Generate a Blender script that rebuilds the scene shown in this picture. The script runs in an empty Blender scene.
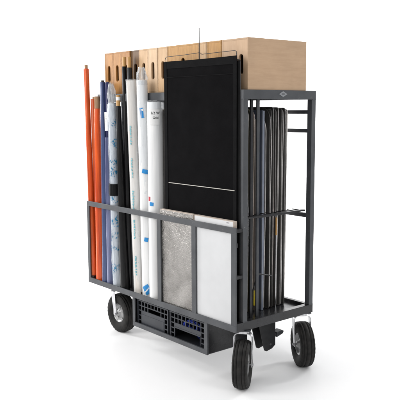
import bpy, math, random
from mathutils import Vector, Matrix, noise

random.seed(7)
S = 0.0254                      # everything is dimensioned in inches, built in metres
GZ = 14.4                       # deck frame underside stands this far above the floor
scene = bpy.context.scene
COL = scene.collection
V = Vector

# ------------------------------------------------------------------ materials
def _mat(name):
    m = bpy.data.materials.new(name); m.use_nodes = True
    nt = m.node_tree; nt.nodes.clear()
    out = nt.nodes.new('ShaderNodeOutputMaterial')
    return m, nt, out

def _n(nt, t, **kw):
    n = nt.nodes.new(t)
    for k, v in kw.items():
        if k in n.inputs.keys(): n.inputs[k].default_value = v
        else: setattr(n, k, v)
    return n

def coords(nt, scale=(1, 1, 1), rnd=True):
    tc = nt.nodes.new('ShaderNodeTexCoord')
    mp = nt.nodes.new('ShaderNodeMapping'); mp.inputs['Scale'].default_value = scale
    nt.links.new(tc.outputs['Object'], mp.inputs['Vector'])
    w = None
    if rnd:
        oi = nt.nodes.new('ShaderNodeObjectInfo')
        mu = _n(nt, 'ShaderNodeMath', operation='MULTIPLY'); mu.inputs[1].default_value = 37.0
        nt.links.new(oi.outputs['Random'], mu.inputs[0]); w = mu.outputs[0]
    return mp.outputs['Vector'], w

def noise_node(nt, vec, w, scale, detail=4, rough=.55, dist=0.0):
    n = _n(nt, 'ShaderNodeTexNoise', noise_dimensions='4D')
    n.inputs['Scale'].default_value = scale; n.inputs['Detail'].default_value = detail
    n.inputs['Roughness'].default_value = rough; n.inputs['Distortion'].default_value = dist
    nt.links.new(vec, n.inputs['Vector'])
    if w is not None: nt.links.new(w, n.inputs['W'])
    return n.outputs['Fac']

def ramp(nt, fac, stops):
    r = nt.nodes.new('ShaderNodeValToRGB')
    el = r.color_ramp.elements
    el[0].position, el[0].color = stops[0][0], (*stops[0][1], 1)
    el[1].position, el[1].color = stops[-1][0], (*stops[-1][1], 1)
    for p, c in stops[1:-1]:
        e = el.new(p); e.color = (*c, 1)
    nt.links.new(fac, r.inputs['Fac'])
    return r.outputs['Color']

def surf(name, c1, c2=None, rough=.5, rvar=.1, metal=0, scale=40, stretch=(1, 1, 1), bump=0, bscale=None,
         spec=.5, coat=0, sheen=0, bstretch=None, lo=.35, hi=.65, dist=0.0, detail=4):
    """a painted / plastic / cloth surface: two tones, uneven gloss and a fine relief"""
    m, nt, out = _mat(name)
    b = nt.nodes.new('ShaderNodeBsdfPrincipled')
    vec, w = coords(nt, stretch)
    f = noise_node(nt, vec, w, scale, detail, .55, dist)
    col = ramp(nt, f, [(lo, c1), (hi, c2 or tuple(x * .86 for x in c1))])
    nt.links.new(col, b.inputs['Base Color'])
    mr = _n(nt, 'ShaderNodeMapRange'); mr.inputs['To Min'].default_value = max(.03, rough - rvar); mr.inputs['To Max'].default_value = rough + rvar
    nt.links.new(f, mr.inputs['Value']); nt.links.new(mr.outputs['Result'], b.inputs['Roughness'])
    b.inputs['Metallic'].default_value = metal
    b.inputs['Specular IOR Level'].default_value = spec
    b.inputs['Coat Weight'].default_value = coat; b.inputs['Coat Roughness'].default_value = .12
    if sheen: b.inputs['Sheen Weight'].default_value = sheen
    if bump:
        vec2, w2 = coords(nt, bstretch or stretch)
        f2 = noise_node(nt, vec2, w2, bscale or scale * 3, 3)
        bp = _n(nt, 'ShaderNodeBump'); bp.inputs['Strength'].default_value = bump; bp.inputs['Distance'].default_value = .004
        nt.links.new(f2, bp.inputs['Height']); nt.links.new(bp.outputs['Normal'], b.inputs['Normal'])
    nt.links.new(b.outputs['BSDF'], out.inputs['Surface'])
    return m

def wood(name, light, dark, stretch, rough=.55):
    m, nt, out = _mat(name)
    b = nt.nodes.new('ShaderNodeBsdfPrincipled')
    vec, w = coords(nt, stretch)
    g1 = noise_node(nt, vec, w, 7, 9, .74, .5)
    c = ramp(nt, g1, [(.28, dark), (.5, tuple((a + d) / 2 for a, d in zip(light, dark))), (.72, light)])
    vec2, w2 = coords(nt, (1, 1, 1))
    blot = noise_node(nt, vec2, w2, 7, 3, .5)
    mr = _n(nt, 'ShaderNodeMapRange'); mr.inputs['To Min'].default_value = .78; mr.inputs['To Max'].default_value = 1.14
    nt.links.new(blot, mr.inputs['Value'])
    mx = _n(nt, 'ShaderNodeMix', data_type='RGBA', blend_type='MULTIPLY'); mx.inputs[0].default_value = 1
    nt.links.new(c, mx.inputs[6]); nt.links.new(mr.outputs['Result'], mx.inputs[7])
    nt.links.new(mx.outputs[2], b.inputs['Base Color'])
    b.inputs['Roughness'].default_value = rough
    b.inputs['Specular IOR Level'].default_value = .35
    bp = _n(nt, 'ShaderNodeBump'); bp.inputs['Strength'].default_value = .12; bp.inputs['Distance'].default_value = .002
    nt.links.new(g1, bp.inputs['Height']); nt.links.new(bp.outputs['Normal'], b.inputs['Normal'])
    nt.links.new(b.outputs['BSDF'], out.inputs['Surface'])
    return m

def poly_film(name, tint, opac=.3, prints=None, sc=24):
    """clear crinkled polythene: see-through with whitish wrinkles and sharp glints"""
    m, nt, out = _mat(name)
    vec, w = coords(nt, (1, 1, .22))
    f = noise_node(nt, vec, w, sc, 4, .55, 1.0)
    bp = _n(nt, 'ShaderNodeBump'); bp.inputs['Strength'].default_value = .8; bp.inputs['Distance'].default_value = .012
    nt.links.new(f, bp.inputs['Height'])
    b = nt.nodes.new('ShaderNodeBsdfPrincipled')
    b.inputs['Base Color'].default_value = (*tint, 1); b.inputs['Roughness'].default_value = .14
    nt.links.new(bp.outputs['Normal'], b.inputs['Normal'])
    if prints:
        v3, w3 = coords(nt, (1, 1, .8))
        n1 = noise_node(nt, v3, w3, 46, 2, .5, 1.6)
        v4, w4 = coords(nt, (.6, .6, 1))
        n2 = noise_node(nt, v4, w4, 9, 1)
        mm = _n(nt, 'ShaderNodeMath', operation='MULTIPLY')
        r1 = ramp(nt, n1, [(.52, (0, 0, 0)), (.56, (1, 1, 1))]); r2 = ramp(nt, n2, [(.50, (0, 0, 0)), (.53, (1, 1, 1))])
        nt.links.new(r1, mm.inputs[0]); nt.links.new(r2, mm.inputs[1])
        mx = _n(nt, 'ShaderNodeMix', data_type='RGBA'); mx.inputs[6].default_value = (*tint, 1); mx.inputs[7].default_value = (*prints, 1)
        nt.links.new(mm.outputs[0], mx.inputs[0]); nt.links.new(mx.outputs[2], b.inputs['Base Color'])
    t = nt.nodes.new('ShaderNodeBsdfTransparent'); t.inputs['Color'].default_value = (.96, .97, .98, 1)
    mr = _n(nt, 'ShaderNodeMapRange'); mr.inputs['From Min'].default_value = .3; mr.inputs['From Max'].default_value = .75
    mr.inputs['To Min'].default_value = opac * .45; mr.inputs['To Max'].default_value = min(1, opac * 1.7)
    nt.links.new(f, mr.inputs['Value'])
    fac = mr.outputs['Result']
    if prints:
        ad = _n(nt, 'ShaderNodeMath', operation='MAXIMUM'); nt.links.new(fac, ad.inputs[0]); nt.links.new(mm.outputs[0], ad.inputs[1]); fac = ad.outputs[0]
    ms = nt.nodes.new('ShaderNodeMixShader')
    nt.links.new(fac, ms.inputs[0]); nt.links.new(t.outputs[0], ms.inputs[1]); nt.links.new(b.outputs[0], ms.inputs[2])
    nt.links.new(ms.outputs[0], out.inputs['Surface'])
    return m

def foil(name):
    m, nt, out = _mat(name)
    b = nt.nodes.new('ShaderNodeBsdfPrincipled')
    vec, w = coords(nt, (1, 1, 1))
    f = noise_node(nt, vec, w, 150, 3, .6, .15)
    vo = _n(nt, 'ShaderNodeTexVoronoi', feature='F1'); vo.inputs['Scale'].default_value = 175
    nt.links.new(vec, vo.inputs['Vector'])
    big = noise_node(nt, vec, w, 9, 3, .5, .4)
    a = _n(nt, 'ShaderNodeMath', operation='MULTIPLY_ADD'); a.inputs[1].default_value = .8
    nt.links.new(vo.outputs['Distance'], a.inputs[0]); nt.links.new(f, a.inputs[2])
    bp = _n(nt, 'ShaderNodeBump'); bp.inputs['Strength'].default_value = .9; bp.inputs['Distance'].default_value = .0021
    nt.links.new(a.outputs[0], bp.inputs['Height'])
    bp2 = _n(nt, 'ShaderNodeBump'); bp2.inputs['Strength'].default_value = .5; bp2.inputs['Distance'].default_value = .02
    nt.links.new(big, bp2.inputs['Height']); nt.links.new(bp.outputs['Normal'], bp2.inputs['Normal'])
    nt.links.new(bp2.outputs['Normal'], b.inputs['Normal'])
    c = ramp(nt, big, [(.3, (.25, .238, .224)), (.7, (.42, .402, .382))])
    nt.links.new(c, b.inputs['Base Color'])
    b.inputs['Metallic'].default_value = 1; b.inputs['Roughness'].default_value = .27
    nt.links.new(b.outputs['BSDF'], out.inputs['Surface'])
    return m

def worn_paint(name, c1, c2, chip):
    m = surf(name, c1, c2, rough=.45, rvar=.1, scale=9, bump=.12, bscale=900, spec=.4)
    nt = m.node_tree; b = next(n for n in nt.nodes if n.type == 'BSDF_PRINCIPLED')
    src = b.inputs['Base Color'].links[0].from_socket
    vec, w = coords(nt, (1, 1, 1)); vec2, w2 = coords(nt, (1, 1, 1))
    a = ramp(nt, noise_node(nt, vec, w, 95, 3, .6, .4), [(.66, (0, 0, 0)), (.70, (1, 1, 1))])
    c = ramp(nt, noise_node(nt, vec2, w2, 6, 2), [(.48, (0, 0, 0)), (.60, (.8, .8, .8))])
    mu = _n(nt, 'ShaderNodeMath', operation='MULTIPLY'); nt.links.new(a, mu.inputs[0]); nt.links.new(c, mu.inputs[1])
    mx = _n(nt, 'ShaderNodeMix', data_type='RGBA'); mx.inputs[7].default_value = (*chip, 1)
    nt.links.new(mu.outputs[0], mx.inputs[0]); nt.links.new(src, mx.inputs[6]); nt.links.new(mx.outputs[2], b.inputs['Base Color'])
    return m

MT = {}
MT['paint'] = worn_paint('grey_powder_coat', (.074, .078, .085), (.054, .057, .063), (.20, .20, .205))
MT['deckpaint'] = surf('dark_deck_paint', (.019, .0195, .022), (.013, .013, .015), rough=.26, rvar=.07, scale=14, bump=.05, bscale=200)
MT['black_metal'] = surf('black_metal', (.022, .022, .024), (.014, .014, .016), rough=.45, scale=30)
MT['zinc'] = surf('zinc_plate', (.62, .62, .63), (.50, .50, .52), rough=.27, rvar=.1, metal=1, scale=30)
MT['chrome'] = surf('bright_wire', (.7, .7, .71), (.6, .6, .62), rough=.2, metal=1, scale=30)
MT['rim'] = surf('grey_rim_enamel', (.36, .36, .36), (.27, .27, .27), rough=.35, scale=20, metal=.4)
MT['rubber'] = surf('tyre_rubber', (.0085, .0085, .0085), (.026, .0245, .023), rough=.7, rvar=.12, scale=22, bump=.25, bscale=260, spec=.22)
MT['fabric'] = surf('black_duvetyne', (.0052, .0050, .0056), (.0038, .0037, .0042), rough=.95, rvar=.03, scale=8, bump=.18, bscale=700, spec=.06)
MT['fabric2'] = surf('black_webbing', (.0075, .0075, .008), (.0055, .0055, .006), rough=.9, rvar=.05, scale=10, bump=.25, bscale=500, spec=.08)
MT['white_thread'] = surf('white_tape', (.52, .50, .46), (.40, .385, .35), rough=.8, scale=90)
MT['foil'] = foil('crinkled_silver_foil')
MT['foam_white'] = surf('white_foam_board', (.63, .635, .645), (.56, .565, .575), rough=.5, scale=3.2, bump=.05, bscale=300)
MT['foam_edge'] = surf('cream_foam_edge', (.62, .535, .46), (.46, .385, .33), rough=.8, scale=30, stretch=(1, 1, 3), bump=.2, bscale=200)
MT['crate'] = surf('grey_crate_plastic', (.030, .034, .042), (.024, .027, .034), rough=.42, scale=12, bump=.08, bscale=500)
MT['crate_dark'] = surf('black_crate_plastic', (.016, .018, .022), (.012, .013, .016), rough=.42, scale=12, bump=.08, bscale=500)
MT['blue_web'] = surf('blue_strap', (.012, .045, .42), (.008, .025, .28), rough=.6, scale=60, bump=.3, bscale=400)
MT['card'] = surf('brown_card_tube', (.36, .22, .12), (.27, .16, .085), rough=.8, scale=40, stretch=(1, 1, .3))
MT['oak'] = surf('golden_wood_core', (.52, .30, .10), (.38, .20, .06), rough=.5, scale=30, stretch=(3, 3, .3))
MT['badge'] = surf('brushed_badge', (.27, .28, .295), (.23, .24, .25), rough=.4, scale=30)
MT['badge_dark'] = surf('badge_recess', (.13, .135, .145), rough=.5)
G = lambda n, a, b, **k: surf(n, a, b, **{**dict(rough=.22, rvar=.09, scale=24, stretch=(1, 1, .06), bump=.45, bscale=38, bstretch=(1, 1, .05), coat=.12, detail=5, lo=.40, hi=.60, spec=.45), **k})
MT['gel_orange'] = G('orange_gel', (.80, .115, .016), (.40, .034, .006))
MT['gel_red'] = G('burnt_orange_gel', (.68, .078, .014), (.38, .030, .007))
MT['gel_amber'] = G('amber_gel', (.56, .10, .020), (.36, .045, .010))
MT['gel_blue'] = G('blue_gel', (.070, .100, .22), (.028, .044, .12))
MT['gel_navy'] = G('navy_gel', (.032, .036, .12), (.02, .022, .08))
MT['gel_lav'] = G('lavender_gel', (.17, .19, .32), (.06, .072, .16))
MT['gel_black'] = G('black_gel', (.004, .004, .0045), (.007, .007, .008), rough=.3, coat=.05, spec=.25)
MT['gel_grey'] = G('charcoal_gel', (.018, .019, .022), (.011, .012, .013), rough=.36, coat=.05, spec=.3)
MT['paper_white'] = G('white_diffusion', (.82, .82, .815), (.72, .725, .73), rough=.34, coat=.15)
MT['paper_cream'] = G('cream_diffusion', (.76, .72, .675), (.60, .545, .49), rough=.34, coat=.15)
MT['paper_pale'] = G('pale_blue_diffusion', (.47, .50, .54), (.33, .37, .43), rough=.3, coat=.2)
MT['paper_label_white'] = surf('paper_label_white', (.74, .74, .735), (.70, .70, .70), rough=.5)
MT['label'] = surf('paper_label', (.82, .82, .80), (.76, .76, .75), rough=.6)
MT['ink'] = surf('black_ink', (.03, .03, .035), rough=.6)
MT['ink_blue'] = surf('blue_ink', (.03, .22, .45), (.05, .30, .52), rough=.5)
MT['ink_teal'] = surf('teal_ink', (.10, .42, .50), (.2, .5, .56), rough=.5)
MT['tape_blue'] = surf('blue_tape', (.02, .26, .62), (.015, .21, .52), rough=.45)
MT['tape_red'] = surf('red_tape', (.50, .02, .035), (.4, .015, .03), rough=.45)
MT['poly'] = poly_film('clear_polythene', (.84, .86, .88), .20)
MT['poly_top'] = poly_film('bunched_polythene', (.80, .82, .84), .30, None, 30)
MT['poly_print'] = poly_film('printed_polythene', (.80, .84, .88), .34, (.02, .17, .32))
MT['poly_gold'] = poly_film('amber_edge_film', (.90, .24, .05), .22)
MT['brown_pole'] = surf('brown_stained_wood', (.06, .046, .036), (.035, .026, .02), rough=.45, scale=30, stretch=(1, 1, .15))
MT['yellow'] = surf('yellow_tape', (.62, .48, .02), (.5, .38, .02), rough=.5)
WG = dict(golden=((.55, .275, .085), (.28, .12, .032)), brown=((.20, .115, .055), (.09, .048, .022)),
          pale=((.70, .48, .285), (.47, .29, .15)), honey=((.63, .365, .135), (.36, .18, .055)), birch=((.62, .425, .275), (.53, .35, .215)), light=((.74, .54, .35), (.56, .37, .215)))
for k, (a, b) in WG.items():
    MT['end_' + k] = wood('ply_end_' + k, a, b, (9, 1, .8))
    MT['side_' + k] = wood('ply_side_' + k, tuple(x * .90 for x in a), tuple(x * .86 for x in b), (1, .55, 6))

# ------------------------------------------------------------------ mesh helpers
class M:
    def __init__(s): s.v, s.f, s.mi, s.sm = [], [], [], []
    def add(s, vs, fs, mi=0, sm=False):
        o = len(s.v); s.v += [V(p) for p in vs]
        for f in fs: s.f.append([i + o for i in f]); s.mi.append(mi); s.sm.append(sm)
    def box(s, x0, x1, y0, y1, z0, z1, mi=0):
        vs = [(x, y, z) for z in (z0, z1) for y in (y0, y1) for x in (x0, x1)]
        s.add(vs, [(0, 2, 3, 1), (4, 5, 7, 6), (0, 1, 5, 4), (2, 6, 7, 3), (0, 4, 6, 2), (1, 3, 7, 5)], mi); return s
    def prism(s, poly, d, mi=0):
        n = len(poly); d = V(d); a = [V(p) for p in poly]
        s.add(a + [p + d for p in a], [list(range(n))[::-1], list(range(n, 2 * n))] + [(i, (i + 1) % n, n + (i + 1) % n, n + i) for i in range(n)], mi); return s
    def rings(s, rings, closed=False, caps=(True, True), mi=0, sm=True):
        n = len(rings[0]); vs = [p for r in rings for p in r]; fs = []
        k = len(rings)
        for j in range(k if closed else k - 1):
            a, b = j * n, ((j + 1) % k) * n
            fs += [(a + i, a + (i + 1) % n, b + (i + 1) % n, b + i) for i in range(n)]
        o = len(s.v); s.add(vs, fs, mi, sm)
        if not closed:
            if caps[0]: s.add(rings[0], [list(range(n))[::-1]], mi)
            if caps[1]: s.add(rings[-1], [list(range(n))], mi)
        return s
    def cyl(s, p0, p1, r0, r1=None, n=16, mi=0, caps=(True, True)):
        p0, p1 = V(p0), V(p1); r1 = r0 if r1 is None else r1
        a = (p1 - p0).normalized(); u = a.orthogonal().normalized(); w = a.cross(u)
        R = lambda c, r: [c + (u * math.cos(2 * math.pi * i / n) + w * math.sin(2 * math.pi * i / n)) * r for i in range(n)]
        return s.rings([R(p0, r0), R(p1, r1)], caps=caps, mi=mi)
    def path(s, pts, r, n=8, closed=False, mi=0):
        pts = [V(p) for p in pts]; k = len(pts); rs = []
        u = None
        for i, p in enumerate(pts):
            a = pts[(i - 1) % k] if (closed or i > 0) else p
            b = pts[(i + 1) % k] if (closed or i < k - 1) else p
            t = (b - a).normalized()
            if u is None: u = t.orthogonal().normalized()
            u = (u - t * u.dot(t)).normalized(); w = t.cross(u)
            rs.append([p + (u * math.cos(2 * math.pi * j / n) + w * math.sin(2 * math.pi * j / n)) * r for j in range(n)])
        return s.rings(rs, closed=closed, mi=mi)
    def lathe(s, prof, c=(0, 0, 0), n=48, ax='z', closed=False, mi=0, fn=None):
        """prof: (radius, height along the axis)"""
        rs = []; c = V(c)
        for j, (r, h) in enumerate(prof):
            ring = []
            for i in range(n):
                a = 2 * math.pi * i / n; rr = r if fn is None else fn(r, h, i, a)
                ring.append(c + (V((rr * math.cos(a), rr * math.sin(a), h)) if ax == 'z' else V((rr * math.cos(a), h, -rr * math.sin(a)))))
            rs.append(ring)
        return s.rings(rs, closed=closed, caps=(False, False), mi=mi)
    def mesh(s, name, off=V((0, 0, 0))):
        me = bpy.data.meshes.new(name)
        me.from_pydata([((p - off) * S)[:] for p in s.v], [], s.f)
        for p, mi, sm in zip(me.polygons, s.mi, s.sm): p.material_index = mi; p.use_smooth = sm
        me.update(); return me

ORG = {}
def thing(name, label, cat, loc, group=None, rz=0, world=True):
    o = bpy.data.objects.new(name, None); COL.objects.link(o)
    o.empty_display_size = .05
    o.location = V((loc[0], loc[1], loc[2] + GZ)) * S
    o['label'] = label; o['category'] = cat
    if group: o['group'] = group
    ORG[o] = V(loc) if world else V((0, 0, 0))
    return o

def part(name, m, mats, parent, bevel=0, label=None, seg=2):
    o = bpy.data.objects.new(name, m.mesh(name, ORG[parent])); COL.objects.link(o)
    for k in (mats if isinstance(mats, (list, tuple)) else [mats]): o.data.materials.append(MT[k])
    o.parent = parent; ORG[o] = ORG[parent]
    if bevel:
        b = o.modifiers.new('edge', 'BEVEL'); b.width = bevel * S; b.segments = seg; b.limit_method = 'ANGLE'; b.angle_limit = math.radians(40)
    if label: o['label'] = label
    return o

def copy_tree(o, parent=None):
    c = o.copy(); COL.objects.link(c)
    c.parent = parent
    for ch in list(o.children): copy_tree(ch, c)
    return c

def rrect(x0, x1, z0, z1, r, k=6, rb=None):
    pts = []; q = r if rb is None else rb; rt_ = r
    for cx, cz, a0, r in ((x1 - rt_, z1 - rt_, 0, rt_), (x0 + rt_, z1 - rt_, 90, rt_), (x0 + q, z0 + q, 180, q), (x1 - q, z0 + q, 270, q)):
        for i in range(k + 1):
            a = math.radians(a0 + 90 * i / k); pts.append((cx + r * math.cos(a), cz + r * math.sin(a)))
    return pts

# ------------------------------------------------------------------ setting: seamless white backdrop
def backdrop():
    yaw = math.radians(50.2); d = V((-math.sin(yaw), math.cos(yaw), 0)); rt = V((math.cos(yaw), math.sin(yaw), 0))
    c = V((-33, 11, 0))
    prof = [(-300, 0), (-60, 0), (60, 0), (130, 0)]
    R = 70
    for i in range(1, 17):
        a = math.radians(90 * i / 16); prof.append((130 + R * math.sin(a), R - R * math.cos(a)))
    prof += [(200, 160), (200, 300)]
    m = M(); nx = 8
    vs, fs = [], []
    for f, z in prof:
        for i in range(nx + 1): vs.append(c + d * f + rt * (-420 + 840 * i / nx) + V((0, 0, z - GZ)))
    for j in range(len(prof) - 1):
        for i in range(nx):
            a = j * (nx + 1) + i; fs.append((a, a + 1, a + nx + 2, a + nx + 1))
    m.add(vs, fs, sm=True)
    o = bpy.data.objects.new('backdrop', m.mesh('backdrop')); COL.objects.link(o); o.location = (0, 0, GZ * S)
    o.data.materials.append(surf('white_paper_sweep', (.90, .90, .902), (.885, .885, .889), rough=.6, rvar=.05, scale=1.5, spec=.25))
    o['kind'] = 'structure'
    return o
backdrop()

# ------------------------------------------------------------------ the cart
L, W, H = 66.7, 25.2, 57.5
LT = 63.4                        # the upper frame is shorter than the base
cart = thing('equipment_cart', 'dark grey welded steel equipment cart on black pneumatic wheels carrying everything else', 'cart', (-L / 2, W / 2, -GZ))

def cart_frame():
    # base ring and deck
    m = M()
    m.box(-1.6, 0, -1.88, W, 0, 2.2)                       # right end rail reaches under the front rack
    m.box(-L, -L + 1.6, -1.88, W, 0, 2.2)
    m.box(-L + 1.6, -1.6, W - 1.2, W - .01, .01, 2.19)
    m.box(-L + 1.6, -1.6, 0, 1.2, .01, 1.15)
    for x in (-50, -33, -17): m.box(x, x + 1.5, 1.2, W - 1.2, .02, 1.0)
    part('base_frame', m, 'deckpaint', cart, .07)
    part('deck', M().box(-L + 1.6, -1.6, 0.02, W - 1.2, 1.16, 1.3), 'deckpaint', cart)
    for x in (-1.6, -LT):
        part('corner_post', M().box(x, x + 1.6, .02, 1.5, 2.2, H - 2.2), 'paint', cart, .08)
        part('corner_post', M().box(x + .02, x + 1.58, W - 1.5, W - .02, 2.2, H - 2.2), 'paint', cart, .08)
    part('rear_post', M().box(-34, -32.6, W - 1.4, W - .04, 2.2, H - 2.2), 'paint', cart, .07)
    m = M()
    m.box(-1.62, .02, 0, W, H - 2.2, H)
    m.box(-LT - .02, -LT + 1.62, 0, W, H - 2.2, H)
    m.box(-LT + 1.62, -1.62, .02, 1.1, H - 2.18, H - .02)
    m.box(-LT + 1.62, -1.62, W - 1.1, W - .02, H - 2.18, H - .02)
    part('top_frame', m, 'paint', cart, .09)
    part('top_shelf', M().box(-LT + 1.63, -1.63, 1.11, W - 1.11, H - .2, H - .03), 'paint', cart)
    for z, h in ((52.2, .95), (47.4, .95), (25.6, 1.1)):
        part('rear_rail', M().box(-LT + 1.6, -1.62, W - 1.0, W - .12, z - h / 2, z + h / 2), 'paint', cart, .06)
    # slotted divider bar across the right end
    m = M()
    m.box(-2.9, -1.9, 1.5, W - 1.3, 26.75, 27.15)
    m.box(-4.4, -2.92, 7.5, W - 6.5, 26.4, 26.7)
    y = 3.2
    for i in range(11):
        m.box(-5.6, -2.92, y, y + .28, 26.88, 27.12); y += 1.95
    part('divider_comb', m, 'black_metal', cart, .04)
    for y in (5.2, 7.35):
        part('divider_post', M().box(-3.4, -2.95, y, y + .85, 1.3, H - .2), 'black_metal' if y < 6 else 'paint', cart, .05)
    # badge on the right end rail
    bx, by, bz = .02, 13.1, 56.55
    def dia(w, h, x, k=0): return [(x, by - w, bz), (x, by, bz - h), (x, by + w, bz), (x, by, bz + h)]
    bd = part('badge', M().prism(dia(1.45, .70, bx + .005), (.07, 0, 0)), 'badge', cart, .02, label='pale diamond shaped maker badge')
    m = M()
    m.prism([(bx + .08, by - .62, bz), (bx + .08, by - .4, bz - .22), (bx + .08, by + .4, bz - .22), (bx + .08, by + .62, bz), (bx + .08, by + .4, bz + .22), (bx + .08, by - .4, bz + .22)], (.012, 0, 0))
    part('badge_mark', m, 'badge_dark', bd)
cart_frame()

def weld(pts, r=.11):
    m = M(); pts = [V(p) for p in pts]; out = []
    for a, b in zip(pts, pts[1:]):
        k = max(3, int((b - a).length / .13))
        out += [a.lerp(b, i / k) for i in range(k)]
    out.append(pts[-1]); rs = []
    t = (pts[-1] - pts[0]).normalized(); u = t.orthogonal().normalized(); w_ = t.cross(u)
    for i, p in enumerate(out):
        q = r * (.75 + .3 * (i % 2) + .25 * noise.noise(p * 3))
        rs.append([p + (u * math.cos(k * math.pi / 4) + w_ * math.sin(k * math.pi / 4)) * q for k in range(8)])
    m.rings(rs)
    return m
def welds():
    for z in (H - 2.2, 2.2):
        for y in (.05, W - 1.45): part('weld', weld([(.0, y, z), (.0, y + 1.4, z)]), 'paint', cart)
    for x in (-31.2, -29.6, -16.6, -14.9, -1.7):
        part('weld', weld([(x, -2.28, 1.6), (x + .02, -2.28, 2.0)], .08), 'paint', cart)
    for z in (52.2, 47.4, 25.6): part('weld', weld([(-1.6, W - 1.02, z - .5), (-1.6, W - 1.02, z + .5)], .1), 'paint', cart)
welds()

def front_rack():
    y0, y1 = -2.3, -1.9; x0, x1 = -67.3, 0
    m = M()
    m.box(x0, x1, y0, y1, 23.9, 25.4)                       # top rail
    m.box(x0, x1, y0, y1, 0, 1.6)                           # bottom rail
    rk = part('front_rack', m, 'paint', cart, .06)
    for a, b in ((x0 + .01, x0 + 1.3), (-31.2, -29.6), (-16.6, -14.9), (-1.7, -.01)):
        part('rack_post', M().box(a, b, y0 + .01, y1 - .01, 1.6, 23.9), 'paint', rk, .05)
    part('rack_floor', M().box(x0 + .3, -1.7, y1, -.02, .08, .28), 'paint', rk)
    for z in (24.2, 13.0): part('rack_bracket', M().box(-1.1, -.12, y1, .02, z, z + .8), 'black_metal', rk, .04)
    for x, z in ((-30.0, 12.2), (-.75, 20.6)):
        c = M().box(x - .3, x + .3, -1.9, -1.2, z, z + 1.0); c.cyl((x, -1.6, z + 1), (x, -1.6, z + 1.25), .16, n=10)
        part('clip', c, 'black_metal', rk, .05)
front_rack()

TR = dict(x0=-44.0, x1=-11.0, y0=-1.88, y1=12.0, z0=-8.5)
def crate_tray():
    x0, x1, y0, y1, z0 = (TR[k] for k in ('x0', 'x1', 'y0', 'y1', 'z0'))
    m = M()
    m.box(x0, x1, y0, y0 + .5, z0, z0 + 1.25)
    for a, b in ((x0, x0 + 1.1), (x1 - 1.3, x1)): m.box(a, b, y0 + .01, y0 + .49, z0 + 1.25, -.01)
    tr = part('crate_tray', m, 'paint', cart, .05)
    part('tray_floor', M().box(x0 + .1, x1 - .1, y0 + .5, y1, z0 + .1, z0 + .3), 'paint', tr)
    for a in (x0 + .02, x1 - .22): part('tray_side', M().box(a, a + .2, y0 + .5, y1, z0 + .3, -.02), 'deckpaint', tr)
    part('tray_back', M().box(x0 + .3, x1 - .3, y1 - .2, y1 - .01, z0 + .31, -.03), 'paint', tr)
    return tr
crate_tray()

# caster: built once at the origin (swivel axis = z, wheel rolls along x, trailing toward +x)
def caster(loc, rz, label=None):
    root = part('caster', caster_plate(), ['paint', 'zinc'], cart, .04)
    ORG[root] = V((0, 0, 0))
    for nm, mk, mt, bv in (('fork', fork_mesh, 'zinc', .03), ('tyre', tyre_mesh, 'rubber', 0), ('rim', rim_mesh, 'rim', 0), ('axle_nut', nut_mesh, 'zinc', 0)):
        part(nm, mk(), mt, root, bv)
    place(root, loc, rz)
    return root
def place(o, loc, rz):
    o.location = (V((loc[0], loc[1], 0)) - V((cart_o.x, cart_o.y, cart_o.z))) * S
    o.rotation_euler = (0, 0, rz)
cart_o = ORG[cart]
TX, TZ, RW = 1.3, -8.58, 5.93     # trail, axle height, tyre radius
def caster_plate():
    m = M()
    m.v = []; 
    m.box(-2.2, 2.2, -2.0, 2.0, -.26, -.03)
    for x in (-1.7, 1.7):
        for y in (-1.5, 1.5): m.cyl((x, y, -.5), (x, y, -.27), .27, n=6, mi=1)
    m.cyl((0, 0, -1.0), (0, 0, -.27), 1.5, 1.6, n=28, mi=1)
    off = ORG[cart]
    m.v = [p + off for p in m.v]
    return m
def tyre_mesh():
    w = 1.8
    half = [(2.75, .95), (2.8, 1.25), (3.3, 1.62), (4.1, 1.86), (4.8, 1.9), (5.35, 1.8), (5.66, 1.6), (5.78, 1.42), (5.62, 1.36), (5.62, 1.24), (5.86, 1.18), (5.9, .72), (5.7, .66), (5.7, .54), (5.92, .48), (5.93, 0)]
    prof = [(r, -h) for r, h in half] + [(r, h) for r, h in half[-2::-1]]
    n = 120
    def fn(r, h, i, a):
        if 5.3 < r and abs(h) > 1.4: return r - (.10 if i % 4 < 2 else 0)
        if r > 5.8 and 1.1 < abs(h) < 1.25: return r - (.07 if i % 4 < 2 else 0)
        return r
    m = M().lathe(prof, (TX, 0, TZ), n, 'y', fn=fn)
    for p in m.v:                                            # the loaded tyre sits flat and bulges a little
        d = max(0, -13.1 - p.z) / 1.3
        p.y *= 1 + .07 * d * d
        p.z = max(p.z, -14.385)
    return m
def rim_mesh():
    m = M()
    for sg in (-1, 1):
        pr = [(2.9, 1.18), (2.84, 1.32), (2.7, 1.28), (2.55, .85), (2.2, .62), (1.45, .70), (1.15, 1.0), (.85, 1.05), (.8, 1.6), (0.01, 1.62)]
        m.lathe([(r, h * sg) for r, h in (pr if sg > 0 else pr)], (TX, 0, TZ), 40, 'y')
        for k in range(5):
            a = 2 * math.pi * k / 5 + .3
            c = V((TX + 1.8 * math.cos(a), 0, TZ + 1.8 * math.sin(a)))
            m.cyl(c + V((0, .64 * sg, 0)), c + V((0, .86 * sg, 0)), .27, n=6)
    return m
def nut_mesh():
    m = M(); m.cyl((TX, -2.7, TZ), (TX, 2.7, TZ), .24, n=12)
    for sg in (-1, 1):
        m.cyl((TX, 2.22 * sg, TZ), (TX, 2.62 * sg, TZ), .45, n=6)
    return m
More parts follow.
